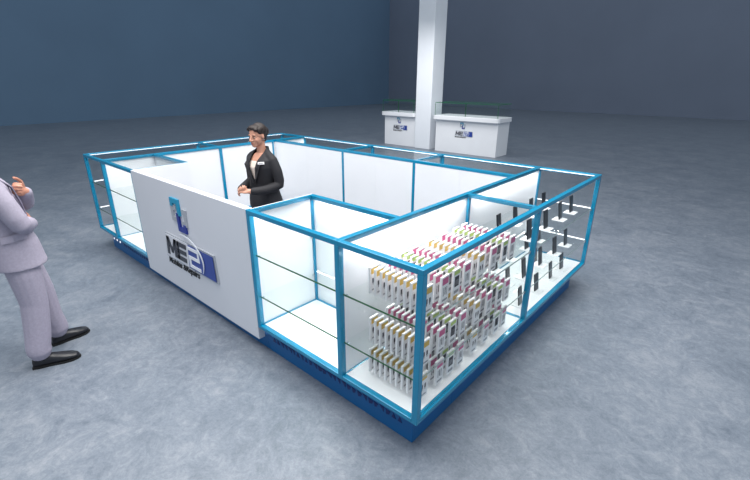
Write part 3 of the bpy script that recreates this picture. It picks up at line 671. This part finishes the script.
for s in (1, -1):
    hx, tx = feet[s]; a = Vector((hx[0]-RX, hx[1]-RY, 0)); t = Vector((tx[0]-RX, tx[1]-RY, 0)); d = (t-a).normalized(); an = a+d*0.06
    kn = Vector((s*0.10, -0.03, 0.93)).lerp(Vector((an.x, an.y, 0.08)), 0.5)+Vector((0, 0.035, 0.0))
    limb(bm, [((s*0.09, -0.03, 0.90), 0.095), (Vector((s*0.10, -0.03, 0.93)).lerp(kn, 0.5), 0.080), (kn, 0.060), (kn.lerp(an, 0.4)+Vector((0, -0.01, 0.03)), 0.058), ((an.x, an.y, 0.12), 0.038)])
    limb(bm, [((an.x, an.y, 0.12), 0.038), ((an.x, an.y, 0.07), 0.036), (a+d*0.15+Vector((0, 0, 0.040)), 0.026), (a+d*0.21+Vector((0, 0, 0.028)), 0.018)])
organic('body', bm, M['skinm'], mn, 0.0055, 4)
face_parts(mn, T2, MR, 1.04)
bm = bmesh.new()
B = lambda x, y, z, a, b, e: blob(bm, T2(x, y, z), a, b, e, MR)
B(0, 0.028, 0.045, 0.083, 0.092, 0.083); B(0, -0.040, 0.085, 0.062, 0.046, 0.030); B(0, 0.070, -0.020, 0.060, 0.042, 0.060)
for s in (-1, 1): B(s*0.068, 0.0, 0.040, 0.016, 0.045, 0.040)
organic('hair', bm, M['hair'], mn, 0.005, 3)
bm = bmesh.new()
torso(bm, [(0, -0.035, 0.98, 0.172, 0.118), (0, -0.065, 1.13, 0.170, 0.118), (0, -0.085, 1.25, 0.188, 0.126), (0, -0.09, 1.36, 0.190, 0.126), (0, -0.10, 1.44, 0.15, 0.095), (0, -0.10, 1.49, 0.08, 0.072)])
limb(bm, [((0, -0.10, 1.46), 0.078), ((0, -0.098, 1.49), 0.069)], axis=(1, 0, 0))
sh = organic('shirt', bm, M['mshirt'], mn, 0.007, 4)
for wv, ev in ((RWr, RE), (LW, LE)):
    d = (wv-ev).normalized(); bm = bmesh.new(); limb(bm, [(wv-d*0.055, 0.036), (wv-d*0.012, 0.035)]); build('cuff', bm, M['mshirt'], sh, smooth=True)
bm = bmesh.new()
torso(bm, [(0.005, -0.015, 0.785, 0.218, 0.163), (0, -0.02, 0.84, 0.215, 0.160), (0, -0.025, 0.95, 0.205, 0.152), (0, -0.045, 1.05, 0.192, 0.140), (0, -0.07, 1.15, 0.190, 0.137), (0, -0.085, 1.26, 0.205, 0.142), (0, -0.09, 1.36, 0.215, 0.140), (0, -0.10, 1.43, 0.185, 0.110), (0, -0.105, 1.475, 0.12, 0.085), (0, -0.105, 1.51, 0.085, 0.074)], 28)
for a, b, c in ((RS, RE, RWr), (LS, LE, LW)):
    limb(bm, [((a.x*0.35, -0.10, 1.455), 0.06), ((a.x*0.92, a.y, 1.42), 0.058)])
    limb(bm, [(a+Vector((-a.x*0.06, 0, -0.005)), 0.066), (a.lerp(b, 0.5), 0.070), (b, 0.062), (b.lerp(c, 0.5), 0.056), (b.lerp(c, 0.93), 0.044)])
mj = organic('jacket', bm, M['msuit'], mn, 0.007, 14)
open_front(mj, lambda c: (c.y > -0.03 and c.z > 1.12 and abs(c.x) < (c.z-1.12)*0.26 and abs(c.x) < 0.10 and (Vector((c.x, c.y, c.z))-LW).length > 0.11) or (c.z > 1.49) or c.z < 0.792, [((0, 0, 1.12), (1, 0, -0.26)), ((0, 0, 1.12), (1, 0, 0.26)), ((0.10, 0, 0), (1, 0, 0)), ((-0.10, 0, 0), (1, 0, 0)), ((0, 0, 1.49), (0, 0, 1)), ((0, -0.03, 0), (0, 1, 0)), ((0, 0, 0.792), (0, 0, 1))])
for s in (-1, 1):
    bm = bmesh.new()
    top = [(s*0.080, -0.105, 1.505), (s*0.088, -0.02, 1.45), (s*0.066, 0.052, 1.34), (s*0.036, 0.082, 1.22), (s*0.008, 0.100, 1.12)]
    out_ = [(s*0.112, -0.11, 1.485), (s*0.130, -0.01, 1.42), (s*0.118, 0.056, 1.35), (s*0.07, 0.088, 1.22), (s*0.014, 0.104, 1.115)]
    a = [bm.verts.new(v) for v in top]; b = [bm.verts.new(v) for v in out_]
    for i in range(4): bm.faces.new((a[i], a[i+1], b[i+1], b[i]))
    o = build('lapel', bm, M['msuit'], mj); so = o.modifiers.new('t', 'SOLIDIFY'); so.thickness = 0.006; so.offset = 0
    bm = bmesh.new(); pts = [(s*0.196, 0.045, 1.055), (s*0.207, -0.03, 1.048), (s*0.199, -0.095, 1.042)]
    lo_ = [bm.verts.new((x*1.015, y, z-0.045)) for x, y, z in pts]; hi_ = [bm.verts.new(v) for v in pts]
    for i in range(2): bm.faces.new((lo_[i], lo_[i+1], hi_[i+1], hi_[i]))
    o = build('pocket_flap', bm, M['msuit'], mj); so = o.modifiers.new('t', 'SOLIDIFY'); so.thickness = 0.004; so.offset = 0
bm = bmesh.new()
torso(bm, [(0, -0.02, 0.80, 0.185, 0.135), (0, -0.025, 0.92, 0.190, 0.138), (0, -0.03, 1.02, 0.180, 0.130)])
for s in (1, -1):
    hx, tx = feet[s]; a = Vector((hx[0]-RX, hx[1]-RY, 0)); t = Vector((tx[0]-RX, tx[1]-RY, 0)); d = (t-a).normalized(); an = a+d*0.065
    kn = Vector((s*0.10, -0.03, 0.93)).lerp(Vector((an.x, an.y, 0.08)), 0.5)+Vector((0, 0.035, 0.0))
    limb(bm, [((s*0.095, -0.025, 0.86), 0.108), (Vector((s*0.105, -0.02, 0.93)).lerp(kn, 0.5), 0.100), (kn, 0.085), (kn.lerp(an, 0.5)+Vector((0, -0.005, 0.02)), 0.082), ((an.x, an.y, 0.16), 0.078), ((an.x, an.y, 0.125), 0.078)])
tr = organic('trousers', bm, M['msuit'], mn, 0.007, 4)
for s in (1, -1):
    hx, tx = feet[s]; shoe(mn, (hx[0]-RX, hx[1]-RY), (tx[0]-RX, tx[1]-RY), 1.08)
